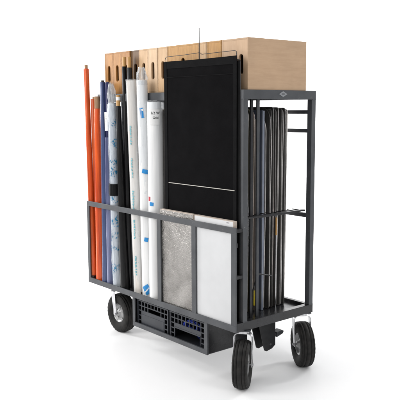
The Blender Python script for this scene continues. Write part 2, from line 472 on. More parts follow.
def fork_mesh():
    m = M(); t = .2
    # path (lateral y, z) of the bent strap; its centre drifts with the trail
    pts = [(2.14, TZ - .55)]
    pts += [(2.14, TZ + 3), (2.14, -2.55)]
    for i in range(1, 7):
        a = math.radians(90 * i / 6); pts.append((1.1 + 1.04 * math.cos(a), -2.2 + 1.05 * math.sin(a) - .02))
    full = pts + [(-y, z) for y, z in pts[::-1]]
    vs, fs = [], []
    k = len(full)
    for i, (y, z) in enumerate(full):
        a = full[max(0, i - 1)]; b = full[min(k - 1, i + 1)]
        ty, tz = b[0] - a[0], b[1] - a[1]; l = math.hypot(ty, tz); ny, nz = -tz / l * t, ty / l * t
        q = min(1, max(0, (z - TZ) / 5.2)); q = q * q * (3 - 2 * q)
        cx = TX * (1 - q) + .1 * q; hw = .52 + .5 * q
        vs += [(cx - hw, y, z), (cx + hw, y, z), (cx + hw, y - ny, z - nz), (cx - hw, y - ny, z - nz)]
    for i in range(k - 1):
        a, b = 4 * i, 4 * i + 4
        for j in range(4): fs.append((a + j, a + (j + 1) % 4, b + (j + 1) % 4, b + j))
    fs += [(3, 2, 1, 0), (4 * k - 4, 4 * k - 3, 4 * k - 2, 4 * k - 1)]
    m.add(vs, fs)
    return m
c0 = caster((-1.8, 1.9), math.radians(-52))
def another(loc, rz):
    c = copy_tree(c0, cart); place(c, loc, rz); return c
another((-2.6, 23.8), math.radians(-31))
another((-58.6, 3.2), 0)
another((-58.6, 22.2), 0)

def kingpin():
    m = M()
    poly = [(10.6, -.05), (17.2, -.05), (17.2, -8.6), (16.0, -9.35), (14.0, -9.7), (13.2, -9.3)]
    for x in (-6.0, -9.0): m.prism([(x, y, z) for y, z in poly], (.25, 0, 0))
    m.box(-8.74, -6.01, 16.6, 17.1, -7.0, -.06)
    m.box(-8.74, -6.01, 11.6, 12.0, -2.2, -.06)
    br = part('pivot_bracket', m, 'black_metal', cart, .05)
    p = M(); p.box(-7.9, -6.6, 17.2, 18.6, -6.6, -5.9); p.prism([(-8.2, 18.3, -6.9), (-8.2, 20.6, -6.3), (-8.2, 20.9, -5.7), (-8.2, 20.2, -5.3), (-8.2, 18.3, -5.6)], (2.0, 0, 0))
    p.cyl((-7.2, 17.8, -7.6), (-7.2, 17.8, -5.2), .5, n=12)
    part('pedal', p, 'paint', br, .06)
    for y, z, q in ((15.3, -8.0, .38), (12.2, -2.0, .3)): part('zinc_disc', M().cyl((-5.74, y, z), (-5.55, y, z), q, n=6), 'zinc', br)  # lower disc is added as a light spot in place of a see-through hole
kingpin()

# ------------------------------------------------------------------ wooden boxes on the top shelf
BW = 4.38
# left edge, width, tone, slot top
BOXES = [(-61.6 + BW * k, BW, ('golden', 'golden', 'golden', 'brown', 'pale', 'light', 'pale')[k], 8.2, lab) for k, lab in enumerate((
    'golden wooden box with grip slot at far left end of the top shelf',
    'second golden wooden box from the left on the top shelf',
    'third golden wooden box from the left, behind the tan tube tops',
    'darker brown wooden box, fourth from left, behind the charcoal tube',
    'pale wooden box just right of the darker brown one on the shelf',
    'pale wooden box above the crumpled plastic, sixth on the shelf',
    'pale wooden box with slot just left of the black flag'))]
BOXES += [(-30.9, 12.9, 'honey', 8.55, 'wide honey coloured wooden box rising behind the left half of the black flag'),
          (-17.95, 3.0, 'pale', 7.2, 'thin pale wooden box right of the wide honey one, behind the flag'),
          (-14.9, 5.4, 'honey', 7.2, 'honey coloured wooden box behind the flag, next to the big birch end box'),
          (-9.4, 9.12, 'birch', 8.2, 'birch plywood box at right end of the top shelf, broad side showing')]
def end_panel_mesh(BW, top):
    m = M(); w, h, t = BW - .07 - .9, 11.94 - .9, .55
    x0, x1, z0, z1 = .45, .45 + w, .45, .45 + h
    cx = (BW - .07) / 2 if BW < 8 or BW > 10 else BW - 2.45
    zb = top - 4.6; zm = top - 2.3; ch = .09
    def dense(q):
        out = []
        for a, b in zip(q, q[1:] + q[:1]):
            k = 24 if abs(b[1] - a[1]) > 1 else 1
            out += [(a[0] + (b[0] - a[0]) * e / k, a[1] + (b[1] - a[1]) * e / k) for e in range(k)]
        return out
    hole = dense(rrect(cx - .66, cx + .66, zb, top, .64, 6))
    def outer(px, pz):
        # project the slot outline outward on to the rectangle, corners kept sharp by angle
        return (px, pz)
    n = len(hole)
    rect = []
    cz = (z0 + z1) / 2
    for (px, pz) in hole:
        dx, dz = px - cx, pz - zm
        sx = ((x1 - cx) if dx > 0 else (cx - x0)) / abs(dx) if abs(dx) > 1e-6 else 1e9
        sz = ((z1 - zm) if dz > 0 else (zm - z0)) / abs(dz) if abs(dz) > 1e-6 else 1e9
        k = min(sx, sz); rect.append([cx + dx * k, zm + dz * k])
    y = .03
    vs = [(a, y, b) for a, b in rect] + [(a, y, b) for a, b in hole]
    hole2 = dense(rrect(cx - .66 - ch, cx + .66 + ch, zb - ch, top + ch, .64 + ch, 6))
    vs = [(a, y, b) for a, b in rect] + [(a, y, b) for a, b in hole2] + [(a, y + ch, b) for a, b in hole] + [(a, y + t, b) for a, b in hole]
    fs = []
    for q in range(3):
        for i in range(n):
            j = (i + 1) % n; fs.append((q * n + i, q * n + j, (q + 1) * n + j, (q + 1) * n + i))
    # fill the sheet's four corners, where neighbouring rays land on different edges
    edge = lambda p: (abs(p[0] - x0) < 1e-4, abs(p[0] - x1) < 1e-4, abs(p[1] - z0) < 1e-4, abs(p[1] - z1) < 1e-4)
    for i in range(n):
        j = (i + 1) % n; a, b = rect[i], rect[j]; ea, eb = edge(a), edge(b)
        if not any(p and q for p, q in zip(ea, eb)):
            k = len(vs); vs.append((x0 if ea[0] or eb[0] else x1, y, z0 if ea[2] or eb[2] else z1)); fs.append((j, i, k))
    m.add(vs, fs)
    return m
def box_body_mesh(BW):
    m = M(); w, h, d = BW - .07, 11.94, 20.0
    m.box(0, .45, 0, d, 0, h); m.box(w - .45, w, 0, d, 0, h)
    m.box(.455, w - .455, .01, d - .01, h - .45, h - .01); m.box(.455, w - .455, .01, d - .01, .01, .45)
    m.box(.46, w - .46, d - .6, d - .02, .46, h - .46)
    return m
def boxes():
    g = 'wooden boxes lined up along the top shelf'
    protos = {}
    for k, (x, bw, tone, top, lab) in enumerate(BOXES):
        dy = (.35 if k == 3 else random.uniform(-.07, .07)) if 0 < k < len(BOXES) - 1 else 0
        loc = V((x, 1.73 + dy, H)); key = (round(bw, 2), top)
        if key not in protos:
            t = thing('apple_box', lab, 'wooden box', loc, g); ORG[t] = V((0, 0, 0))
            part('box_body', box_body_mesh(bw), 'side_golden', t, .05); part('end_panel', end_panel_mesh(bw, top), 'end_golden', t)
            protos[key] = t
        else:
            t = copy_tree(protos[key]); t['label'] = lab; t.location = (loc + V((0, 0, GZ))) * S
        for ch in t.children:
            ch.material_slots[0].link = 'OBJECT'
            ch.material_slots[0].material = MT[('side_' if ch.name.startswith('box_body') else 'end_') + tone]
boxes()

# ------------------------------------------------------------------ rolls standing in the front rack
def on_axis(b, t, z): k = (z - b.z) / (t.z - b.z); return b.lerp(t, k)

def rough_tube(b, t, r0, r1, amp=.03, n=64, hn=40, seed=0., caps=False, twist=0, flap=.075):
    """a rolled sheet: slightly uneven cylinder from b to t"""
    m = M(); rs = []
    for j in range(hn + 1):
        k = j / hn; c = b.lerp(t, k); r = r0 + (r1 - r0) * k; ring = []
        for i in range(n):
            a = 2 * math.pi * i / n
            nv = noise.noise(V((math.cos(a) * 1.3 + seed, math.sin(a) * 1.3, c.z * .06 + seed)))
            nv2 = noise.noise(V((math.cos(a) * 4 + seed * 2, math.sin(a) * 4, c.z * .35)))
            sa = math.radians(325 + 38 * math.sin(seed * 5.3)) + .22 * noise.noise(V((seed, 3, c.z * .07)))
            lap = ((a - sa) % (2 * math.pi)) / (2 * math.pi)        # the sheet's loose outer edge
            rr = r * (1 + amp * (nv * .8 + nv2 * .35) + flap * lap ** 3)
            ring.append(c + V((rr * math.cos(a), rr * math.sin(a), 0)))
        rs.append(ring)
    m.rings(rs, caps=(True, False))
    return m, rs

def close_top(m, ring, c, core):
    """the wound end of the roll: stepped layers down to the core"""
    n = len(ring)
    prev = ring
    for k, f in enumerate((.93, .82, .7, .58)):
        cur = [c + (p - c) * max(f, core / max((p - c).length, .01)) + V((0, 0, (-.12, .05, -.1, -.16)[k])) for p in ring]
        m.add(prev + cur, [(i, (i + 1) % n, n + (i + 1) % n, n + i) for i in range(n)], 0, False); prev = cur
    m.add(prev, [list(range(n))])

def core_tube(c, r, h, mat, parent, solid=False):
    m = M()
    if solid: m.lathe([(r, -1.5), (r, h - .08), (r - .08, h), (.01, h)], c, 24)
    else: m.lathe([(r, -1.5), (r, h - .03), (r - .03, h), (r * .78, h), (r * .76, h - .03), (r * .76, -1.2), (.01, -1.2)], c, 28)
    return part('core', m, mat, parent)

def patch(b, t, r, ang, z, w, h, tilt=0, lift=.045, nx=8):
    """a small sheet bent on to the roll; ang in degrees, 0 = -Y, positive = toward +X"""
    m = M(); vs = []
    for q in (0, 1):
        for j in range(3):
            for i in range(nx + 1):
                u, v = (i / nx - .5) * w, (j / 2 - .5) * h
                u, v = u * math.cos(tilt) - v * math.sin(tilt), u * math.sin(tilt) + v * math.cos(tilt)
                vs.append(bend(b, t, r + lift * (1 if q == 0 else -.5), ang, z, u, v))
    fs = []; nn = nx + 1
    for j in range(2):
        for i in range(nx): a = j * nn + i; fs.append((a, a + 1, a + nn + 1, a + nn))
    k = 3 * nn
    for i in range(nx): fs.append((i, k + i, k + i + 1, i + 1)); a = 2 * nn + i; fs.append((a, a + 1, k + a + 1, k + a))
    for j in range(2): a = j * nn; fs.append((a, a + nn, k + a + nn, k + a)); a += nx; fs.append((a, k + a, k + a + nn, a + nn))
    m.add(vs, fs)
    return m

def bend(b, t, r, ang, z, u, v):
    c = on_axis(b, t, z + v); a = math.radians(ang) + u / r
    return c + V((math.sin(a) * r, -math.cos(a) * r, 0))

def lettering(lines, b, t, r, ang, z, rot=0):
    """words bent on to a roll: lines of (text, height, dx, dz)"""
    m = M()
    for s, h, dx, dz in lines:
        cu = bpy.data.curves.new('words', 'FONT'); cu.body = s; cu.size = h; cu.align_x = 'CENTER'; cu.resolution_u = 2; cu.offset = .02 * h
        o = bpy.data.objects.new('words', cu); COL.objects.link(o)
        dg = bpy.context.evaluated_depsgraph_get(); me = bpy.data.meshes.new_from_object(o.evaluated_get(dg))
        vs = []
        for p in me.vertices:
            x, y = p.co.x + dx, p.co.y + dz
            if rot: x, y = -y, x
            vs.append(bend(b, t, r, ang, z, x, y))
        m.add(vs, [list(f.vertices) for f in me.polygons])
        bpy.data.meshes.remove(me); bpy.data.objects.remove(o); bpy.data.curves.remove(cu)
    return m

def wrap(b, t, r, z0, z1, crumple, parent, mat='poly', amp=.10, seed=3., ext=0):
    """loose polythene sleeve, bunched above the roll end"""
    m = M(); rs = []; n = 56; hn = 40
    for j in range(hn + 1):
        z = z0 + (z1 - z0) * j / hn; c = on_axis(b, t, z); ring = []
        for i in range(n):
            a = 2 * math.pi * i / n
            nv = noise.noise(V((math.cos(a) * 2.2 + seed, math.sin(a) * 2.2, z * .16))) + .6 * noise.noise(V((math.cos(a) * 5 + seed, math.sin(a) * 5, z * .5)))
            rr = r * (1.03 + amp * max(-.15, nv) )
            ring.append(c + V((rr * math.cos(a), rr * math.sin(a), 0)))
        rs.append(ring)
    if crumple:
        for j in range(1, 11):
            k = j / 10; z = z1 + crumple * k; c = on_axis(b, t, z) + V((.25 * math.sin(3 * k + seed) * k, -.2 * k, 0)); ring = []
            for i in range(n):
                a = 2 * math.pi * i / n
                nv = noise.noise(V((math.cos(a) * 3 + seed, math.sin(a) * 3, k * 2.2))) + .7 * noise.noise(V((math.cos(a) * 7, math.sin(a) * 7 + seed, k * 5)))
                rr = r * (1.03 - .55 * k ** 1.6) * (1 + .42 * nv * (.4 + k))
                ring.append(c + V((rr * math.cos(a), rr * math.sin(a), crumple * .12 * noise.noise(V((math.cos(a) * 2, math.sin(a) * 2, seed + 9))) * k)))
            rs.append(ring)
    m.rings(rs, caps=(False, False))
    return part('plastic_wrap', m, mat, parent)

def roll(label, cat, b, t, r0, r1, mat, core=None, amp=.03, seed=None, name='gel_roll', group='rolls standing in the front rack'):
    b, t = V(b), V(t); seed = seed if seed is not None else b.x * .37
    o = thing(name, label, cat, (b.x, b.y, b.z), group)
    m, rs = rough_tube(b, t, r0, r1, amp, seed=seed, flap=.075 if mat.startswith('gel') else .016)
    cr = core[0] if core else .3
    close_top(m, rs[-1], t, cr)
    part('sheet', m, mat, o)
    if core: core_tube(t, core[0], core[1], core[2], o, solid=len(core) > 3)
    return o, b, t

Z0 = .30
def rolls():
    A, b, t = roll('tall thin burnt orange gel roll leaning out at the far left end', 'gel roll', (-66.4, -.8, Z0), (-67.5, -1.15, 65.2), .92, .80, 'gel_red', (.5, 1.15, 'card'), .05)
    wrap(b, t, 1.06, 1, 65.0, 0, A, 'poly_gold', .08, 1.3)
    roll('slim amber gel roll half hidden between the two larger orange rolls', 'gel roll', (-65.1, .6, Z0), (-66.1, .4, 56.2), 1.1, .95, 'gel_amber', (.45, .6, 'card'), .06)
    roll('bright orange gel roll with brown card core, second tall roll from left', 'gel roll', (-63.0, -.35, Z0), (-61.9, -1.0, 53.3), 1.5, 1.0, 'gel_orange', (.86, 3.6, 'card'), .07)
    roll('plain blue gel roll directly right of the orange rolls', 'gel roll', (-59.6, -.6, Z0), (-58.9, -.9, 61.0), 1.22, .72, 'gel_blue', (.45, .5, 'gel_grey'), .07)
    E_, b, t = roll('dark navy roll with white paper label, behind the plain blue roll', 'gel roll', (-57.9, .4, Z0), (-57.9, .2, 60.8), 1.15, .85, 'gel_navy', (.4, .3, 'gel_navy'), .05)
    sl, _ = rough_tube(V((-57.2, -.4, Z0)), V((-56.75, -.6, 45)), 1.3, 1.12, .08, seed=4.2)
    part('sleeve', sl, 'gel_lav', E_, label='loose lavender film sleeve round the lower part')
    lb, lt = V((-56.75, -.6, 45)), V((-56.5, -.75, 52.3))
    part('label', patch(lb, lt, 1.0, 12, 49.6, 1.5, 5.4, nx=10), 'label', E_)
    part('label_text', lettering([('HT', .5, 0, 1.1), ('216', .42, 0, .35), ('24"', .36, 0, -.35)], lb, lt, 1.045, 14, 49.9), 'ink', E_)
    F_, b, t = roll('pale roll in crinkled clear plastic printed with blue marks', 'plastic roll', (-53.6, -.35, Z0), (-54.0, -.8, 55.0), 1.5, 1.2, 'paper_pale', (.5, .2, 'card'), .10)
    wrap(b, t, 1.5, .6, 54.6, 0, F_, 'poly_print', .16, 7.7)
    wrap(b, t, 1.25, 53.5, 55.0, 5.4, F_, 'poly_top', .16, 7.7)
    bd = rough_tube(on_axis(b, t, 28.2), on_axis(b, t, 31.6), 1.80, 1.72, .05, seed=2)[0]
    part('black_band', bd, 'gel_black', F_)
    G_, b, t = roll('black roll with golden wooden end cap beside the crinkled plastic roll', 'black roll', (-49.7, -.25, Z0), (-50.8, -.9, 54.0), 1.62, .72, 'gel_black', (.62, 3.1, 'oak', 1), .08)
    part('cap_highlight', M().cyl(t + V((0, 0, 1.6)), t + V((0, 0, 2.5)), .65, n=20), 'label', G_)  # white ring paints the highlight on the wooden cap
    roll('slim shiny black tube with tan core, taller one left of the brown box', 'black roll', (-48.9, 1.2, Z0), (-49.3, .35, 65.0), 1.15, .66, 'gel_black', (.52, 2.7, 'oak', 1), .05)
    roll('charcoal tube with tan core standing right of the shiny black tube', 'black roll', (-46.6, 1.3, Z0), (-46.9, .45, 64.6), 1.15, .72, 'gel_grey', (.55, 3.0, 'oak', 1), .05)
    roll('plain uncapped black roll squeezed behind the capped black roll', 'black roll', (-51.6, 3.6, Z0), (-52.4, 2.9, 56.9), 1.6, 1.5, 'gel_black', (.6, .1, 'gel_grey'), .05)
    J_, b, t = roll('cream roll in loose clear plastic with teal printed marks', 'diffusion roll', (-43.9, .7, Z0), (-43.3, -1.3, 60.9), 1.62, 1.5, 'paper_cream', (.85, -.1, 'oak'), .05)
    wrap(b, t, 1.6, .6, 60.9, .45, J_, 'poly', .07, 2.1)
    for zc in (46, 37, 28, 19.5, 9):
        m = M(); z = zc - 2.6
        while z < zc + 2.6:                                  # an illegible column of small printed strokes
            hh = random.uniform(.12, .4)
            q = patch(b, t, 1.74, 26 + random.uniform(-3, 3), z, random.uniform(.25, .55), hh, random.uniform(-.4, .4), .05, 3); m.add(q.v, q.f)
            z += hh + random.uniform(.12, .3)
        part('print', m, 'ink_teal', J_)
    K_, b, t = roll('narrow white roll under crumpled plastic with a small blue sticker', 'diffusion roll', (-39.6, .75, Z0), (-38.3, -1.4, 60.8), 1.75, 1.42, 'paper_white', (.7, -.1, 'card'), .045)
    wrap(b, t, 1.5, 30, 60.6, 0, K_, 'poly', .07, 5.3)
    wrap(b, t, 1.44, 59.6, 60.8, 3.4, K_, 'poly_top', .11, 5.3)
    part('sticker', patch(b, t, 1.5, 42, 52.1, .95, 2.7, .15, .06), 'tape_blue', K_)
    part('sticker_mark', patch(b, t, 1.5, 48, 52.9, .42, .55, .3, .09), 'label', K_)
    part('tape', patch(b, t, 1.66, 58, 36.2, 1.75, 1.15, -.25), 'tape_blue', K_, label='blue tape above the rack rail')
    part('tape', patch(b, t, 1.74, 48, 17.2, 1.15, 1.15, -.2), 'tape_blue', K_, label='blue tape below the rack rail')
    tp = part('tape', patch(b, t, 1.86, 42, 2.9, 2.0, 2.6, .55), 'tape_blue', K_, label='larger blue logo tape at the foot')
    part('tape_mark', patch(b, t, 1.89, 42, 2.8, .35, 1.9, -.75, .035), 'label', tp)
    L_, b, t = roll('fat white roll lettered near its top, right beside the black flag', 'diffusion roll', (-34.9, .2, Z0), (-34.75, .2, 54.9), 2.06, 2.08, 'paper_white', (1.25, -.15, 'card'), .022)
    wrap(b, t, 2.1, 53.2, 54.95, .5, L_, 'poly', .03, 8.8)
    part('label', patch(b, t, 2.2, 54, 51.0, 2.7, 4.1, 0, .03, 12), 'paper_label_white', L_)
    part('label_text', lettering([('1/2 W', .98, 0, .45), ('Grid', .86, .1, -.75)], b, t, 2.245, 55, 51.3), 'ink', L_)
    part('tape', patch(b, t, 2.1, -4, 29.0, .85, 1.15, -.05), 'tape_red', L_, label='small red tape square')
    part('tape', patch(b, t, 2.1, 18, 27.6, 1.3, 1.0, -.08), 'tape_blue', L_, label='small blue tape square')
rolls()

# ------------------------------------------------------------------ framed panels in the rack
def panel(label, x0, x1, face, lab2):
    o = thing('reflector_panel', label, 'panel', ((x0 + x1) / 2, -1.3, .28), 'framed panels in the front rack')
    y0, y1, z1 = -1.86, -.55, 26.75
    part('core_board', M().box(x0, x1, y0 + .06, y1, .29, z1), 'foam_edge', o, .1)
    m = M(); nx, nz = 14, 26; vs, fs = [], []
    for j in range(nz + 1):
        for i in range(nx + 1):
            x = x0 + .12 + (x1 - x0 - .24) * i / nx; z = .42 + (z1 - .55) * j / nz
            vs.append((x, y0 + .045 - .02 * abs(noise.noise(V((x * .5, z * .5, x0)))), z))
    for j in range(nz):
        for i in range(nx): a = j * (nx + 1) + i; fs.append((a, a + 1, a + nx + 2, a + nx + 1))
    m.add(vs, fs, sm=True)
    part('face_sheet', m, face, o)
    if lab2: part('scuff', M().prism([(x1 - 2.6, y0 - .002, 26.12), (x1 - 1.5, y0 - .002, 26.2), (x1 - 1.35, y0 - .002, 26.33), (x1 - 2.2, y0 - .002, 26.3)], (0, .01, 0)), 'brown_pole', o)
    return o
panel('crinkled silver foil reflector panel standing in the middle bay of the rack', -30.5, -16.35, 'foil', '')
panel('plain white bounce board standing in the right bay of the rack', -15.9, -1.45, 'foam_white', 'scuffed')

# ------------------------------------------------------------------ big black flag
def big_flag():
    x0, x1, z0, z1 = -29.55, -1.9, 2.0, 65.3
    o = thing('black_flag', 'large black fabric flag hung on the front of the cart, white line across', 'flag', ((x0 + x1) / 2, -.25, z0), None)
    m = M(); nx, nz = 26, 44; vs, fs = [], []
    f = lambda x, z: -.33 + .09 * noise.noise(V((x * .16, z * .06, 2))) + .05 * noise.noise(V((x * .4, z * .2, 5)))
    for j in range(nz + 1):
        for i in range(nx + 1):
            x = x0 + (x1 - x0) * i / nx; z = z0 + (z1 - z0) * j / nz
            if j == nz: z -= .12 * math.sin(math.pi * i / nx)
            vs.append((x, f(x, z), z))
    for j in range(nz):
        for i in range(nx): a = j * (nx + 1) + i; fs.append((a, a + 1, a + nx + 2, a + nx + 1))
    m.add(vs, fs, sm=True)
    fb = part('cloth', m, 'fabric', o)
    sd = fb.modifiers.new('thick', 'SOLIDIFY'); sd.thickness = .07 * S; sd.offset = 0
    h = M()
    h.box(x0 - .1, x0 + 1.1, -.50, -.43, z0, z1 - .1); h.box(x1 - 1.1, x1 + .1, -.50, -.43, z0, z1 - .1)
    h.box(x0 + 1.12, x1 - 1.12, -.50, -.44, z1 - 1.9, z1 - .15); h.box(x0 + 1.12, x1 - 1.12, -.49, -.44, z1 - 4.2, z1 - 4.05)
    part('hem', h, 'fabric2', o, .03)
    part('stripe', M().box(x0 + 1.5, x1 - .55, -.535, -.50, 33.8, 33.98), 'white_thread', o)
    fr = M()
    pts = [(x0 + .1, -.22, z0 + .5)] + [(x0 + .1, -.22, 64.8), (x0 + .1, -.22, 65.7), (x0 + .3, -.22, 66.25), (x0 + .8, -.22, 66.5), (-22, -.22, 66.55), (-15.3, -.22, 66.75), (-14.6, -.22, 66.3), (-8, -.22, 66.4), (-2.7, -.22, 66.45), (-2.2, -.22, 66.2), (-2.12, -.22, 65.5), (-2.12, -.22, z0 + .5)]
    fr.path(pts, .075, 8)
    part('wire_frame', fr, 'black_metal', o)
    part('pin', M().cyl((-15.7, -.12, 64.5), (-15.7, -.12, 72.7), .12, n=10), 'black_metal', o)
    q = thing('black_flag', 'second black flag showing as a narrow strip right of the large front flag', 'flag', (-14, -.1, 2.0), None)
    part('cloth', M().box(-28.5, -.92, -.14, -.06, 2.0, 64.2), 'fabric2', q, .03)
    part('wire_frame', M().path([(-28.4, -.1, 2.2), (-28.4, -.1, 64.3), (-1.3, -.1, 64.35), (-.95, -.1, 64.0), (-.95, -.1, 2.2)], .08, 8), 'black_metal', q)
big_flag()

# ------------------------------------------------------------------ flags, panel and poles filed in the right end
def filed_flags():
    specs = [  # y, right end X, top z, cloth tone, frame tone, corner radius, lean, label
        (8.0, -6.9, 52.6, .030, .10, 1.2, .2, 'dark fabric flag nearest the black front flag inside the right end'),
        (8.9, -7.0, 53.0, .045, .16, 1.2, -.1, 'olive toned fabric flag second in the row inside the right end'),
        (10.1, -7.0, 52.4, .075, .24, 1.0, .1, 'taupe fabric flag just left of the blue panel inside the cart'),
        (14.5, -7.3, 52.3, .30, .34, 4.8, .5, 'pale grey net flag with broad rounded corner right of the blue panel'),
        (15.2, -6.4, 53.3, .022, .09, 3.0, .1, 'black flag right of the pale grey rounded flag'),
        (16.15, -6.9, 52.9, .07, .36, .7, .5, 'mid grey flag with thin bright wire, right of the black rounded one'),
        (16.5, -6.5, 53.4, .018, .08, .6, -.2, 'thin black flag left of the pinkish framed one'),
        (17.4, -7.2, 52.6, .17, .42, .9, .6, 'pinkish grey framed flag in the middle of the filed row'),
        (17.75, -6.7, 53.2, .03, .10, 1.2, -.3, 'charcoal flag just right of the pinkish framed one'),
        (18.7, -7.0, 53.3, .05, .20, .6, .3, 'grey wire framed flag left of the light grey rounded flag'),
        (19.25, -7.4, 52.0, .34, .36, 4.6, .5, 'light grey net flag with rounded top corner toward the rear'),
        (19.75, -6.7, 53.1, .03, .15, .7, .2, 'dark framed flag directly right of the light grey rounded flag'),
        (20.65, -7.1, 52.8, .11, .40, .8, .4, 'medium grey framed flag fourth from the rear of the row'),
        (21.0, -6.6, 53.2, .02, .10, .6, -.3, 'blackish framed flag third from the rear of the row'),
        (21.9, -7.2, 52.6, .06, .22, .8, .5, 'grey flag second from the rear of the row'),
        (22.4, -7.5, 52.9, .26, .62, 1.0, .8, 'bright edged flag at the rear of the row by the open side'),
    ]
    tint = {1: (1, .92, .55), 2: (1, .86, .76), 7: (1, .88, .82), 15: (1, .94, .90)}
    for i, (y, xe, zt, ct, ft, r, lean, lab) in enumerate(specs):
        tn = tint.get(i, (1, .965, .93))
        ct = tuple(min(.6, .035 + ct * 2.0) * k for k in tn); ft = tuple(min(.85, ft * 2.3) * k for k in tn)
        MT['cl%d' % i] = surf('flag_cloth', ct, tuple(c * .7 for c in ct), rough=.85, scale=12, stretch=(1, 1, .3), bump=.2, bscale=600, spec=.2)
        MT['fr%d' % i] = surf('flag_wire', ft, tuple(c * .7 for c in ft), rough=.32, metal=.6, scale=25)
        x0 = xe - 36; zb = 1.5
        o = thing('cutter_flag', lab, 'flag', ((x0 + xe) / 2, y, zb - .2), 'flags filed upright inside the cart')
        bow = lambda a, b: lean * (b / 52 - .5) + .16 * math.sin(b * .09 + i * 1.7) * math.sin(math.pi * min(1, max(0, b / 53)))
        out = rrect(x0, xe, zb, zt, r, 8, .5)
        dens = []
        for p, q in zip(out, out[1:] + out[:1]):
            k = max(1, int(math.dist(p, q) / 4)); dens += [(p[0] + (q[0] - p[0]) * e / k, p[1] + (q[1] - p[1]) * e / k) for e in range(k)]
        out = dens
        fr = M().path([(a, y + bow(a, b), b) for a, b in out], .15, 8, closed=True)
        part('wire_frame', fr, 'fr%d' % i, o)
        c = M(); n = len(out); cx, cz = (x0 + xe) / 2, (zb + zt) / 2
        ins = lambda k: [(a + (k if a < cx else -k), b + (k if b < cz else -k)) for a, b in out]
        i1, i2 = ins(.1), ins(1.0)
        for sg in (-1, 1):
            c.add([(a, y + bow(a, b) + .12 * sg, b) for a, b in i1] + [(a, y + bow(a, b) + .1 * sg, b) for a, b in i2], [(j, (j + 1) % n, n + (j + 1) % n, n + j) for j in range(n)])
        c.add([(a, y + bow(a, b), b) for a, b in i1], [])
        nz = 14; vs, fs = [], []
        for j in range(nz + 1):
            z = zb + .6 + (zt - zb - 1.2) * j / nz
            ex = 0 if z < zt - r else r - math.sqrt(max(0, r * r - (z - zt + r) ** 2))
            for x in (x0 + .6 + ex, cx, xe - .6 - ex): vs.append((x, y + bow(x, z), z))
        for j in range(nz):
            for k in range(2): a = j * 3 + k; fs.append((a, a + 1, a + 4, a + 3))
        c.add(vs, fs, sm=True)
        part('cloth', c, 'cl%d' % i, o)
    # blue panel
    MT['bluep'] = surf('blue_grey_panel', (.15, .18, .25), (.11, .135, .20), rough=.3, scale=4, stretch=(1, 1, .3), bump=.05, bscale=40)
    MT['blueframe'] = surf('blue_grey_frame', (.24, .265, .325), (.18, .205, .265), rough=.3, scale=10)
    o = thing('stiff_board', 'blue grey rigid panel with lighter edge standing among the flags', 'panel', (-20, 13.3, 1.3))
    part('board', M().box(-34, -7.0, 12.95, 13.45, 1.31, 52.7), 'bluep', o, .08)
    part('edge_trim', M().box(-6.98, -6.6, 12.85, 13.55, 1.32, 52.6), 'blueframe', o, .1)
    # pole with yellow tape
    o = thing('wooden_pole', 'thin brown wooden pole with yellow tape band near its foot', 'pole', (-9, 11.8, 1.3))
    part('shaft', M().cyl((-8.2, 11.8, 1.31), (-8.2, 11.6, 50.5), .42, .38, n=16), 'brown_pole', o)
    part('tape_band', M().cyl((-8.2, 11.8, 2.6), (-8.2, 11.79, 6.6), .47, n=16), 'yellow', o)
    o = thing('wooden_pole', 'short brown pole end with golden tip showing under the divider bar', 'pole', (-6.2, 17.6, 1.3))
    part('shaft', M().cyl((-6.3, 17.65, 1.31), (-6.2, 17.6, 24.0), .16, n=12), 'chrome', o)
    part('tip', M().cyl((-6.2, 17.6, 20.6), (-6.2, 17.6, 25.2), .25, n=12), 'oak', o)
    o = thing('steel_rod', 'bent dark steel rod hooked in front of the filed flags low down', 'rod', (-4, 8, 1.3))
    part('bar', M().path([(-4.6, 7.6, 1.45), (-4.5, 7.7, 8), (-4.4, 8.9, 11.2), (-4.4, 9.4, 11.8), (-4.4, 10.2, 11.75), (-4.6, 14.6, 10.6)], .16, 8), 'black_metal', o)
    part('collar', M().cyl((-4.42, 9.2, 11.75), (-4.42, 10.0, 11.8), .30, n=12), 'black_metal', o)
    o = thing('steel_rod', 'slanting thin steel rod leaning on the near post inside the cart', 'rod', (-4, 6, 1.3))
    part('bar', M().path([(-5.2, 7.4, 1.45), (-4.4, 6.0, 26), (-4.2, 5.2, 34)], .13, 8), 'zinc', o)
filed_flags()

# ------------------------------------------------------------------ milk crates in the tray
def plate(xs, zs, holes, y0, y1):
    """flat plate on a cell grid with the listed (i, j) cells open"""
    m = M(); nx, nz = len(xs) - 1, len(zs) - 1
    solid = lambda i, j: 0 <= i < nx and 0 <= j < nz and (i, j) not in holes
    for i in range(nx):
        for j in range(nz):
            if not solid(i, j): continue
            a, b, c, d = xs[i], xs[i + 1], zs[j], zs[j + 1]
            m.add([(a, y0, c), (b, y0, c), (b, y0, d), (a, y0, d)], [(0, 1, 2, 3)])
            m.add([(a, y1, c), (b, y1, c), (b, y1, d), (a, y1, d)], [(3, 2, 1, 0)])
            if not solid(i - 1, j): m.add([(a, y0, c), (a, y1, c), (a, y1, d), (a, y0, d)], [(3, 2, 1, 0)])
            if not solid(i + 1, j): m.add([(b, y0, c), (b, y1, c), (b, y1, d), (b, y0, d)], [(0, 1, 2, 3)])
            if not solid(i, j - 1): m.add([(a, y0, c), (b, y0, c), (b, y1, c), (a, y1, c)], [(3, 2, 1, 0)])
            if not solid(i, j + 1): m.add([(a, y0, d), (b, y0, d), (b, y1, d), (a, y1, d)], [(0, 1, 2, 3)])
    return m

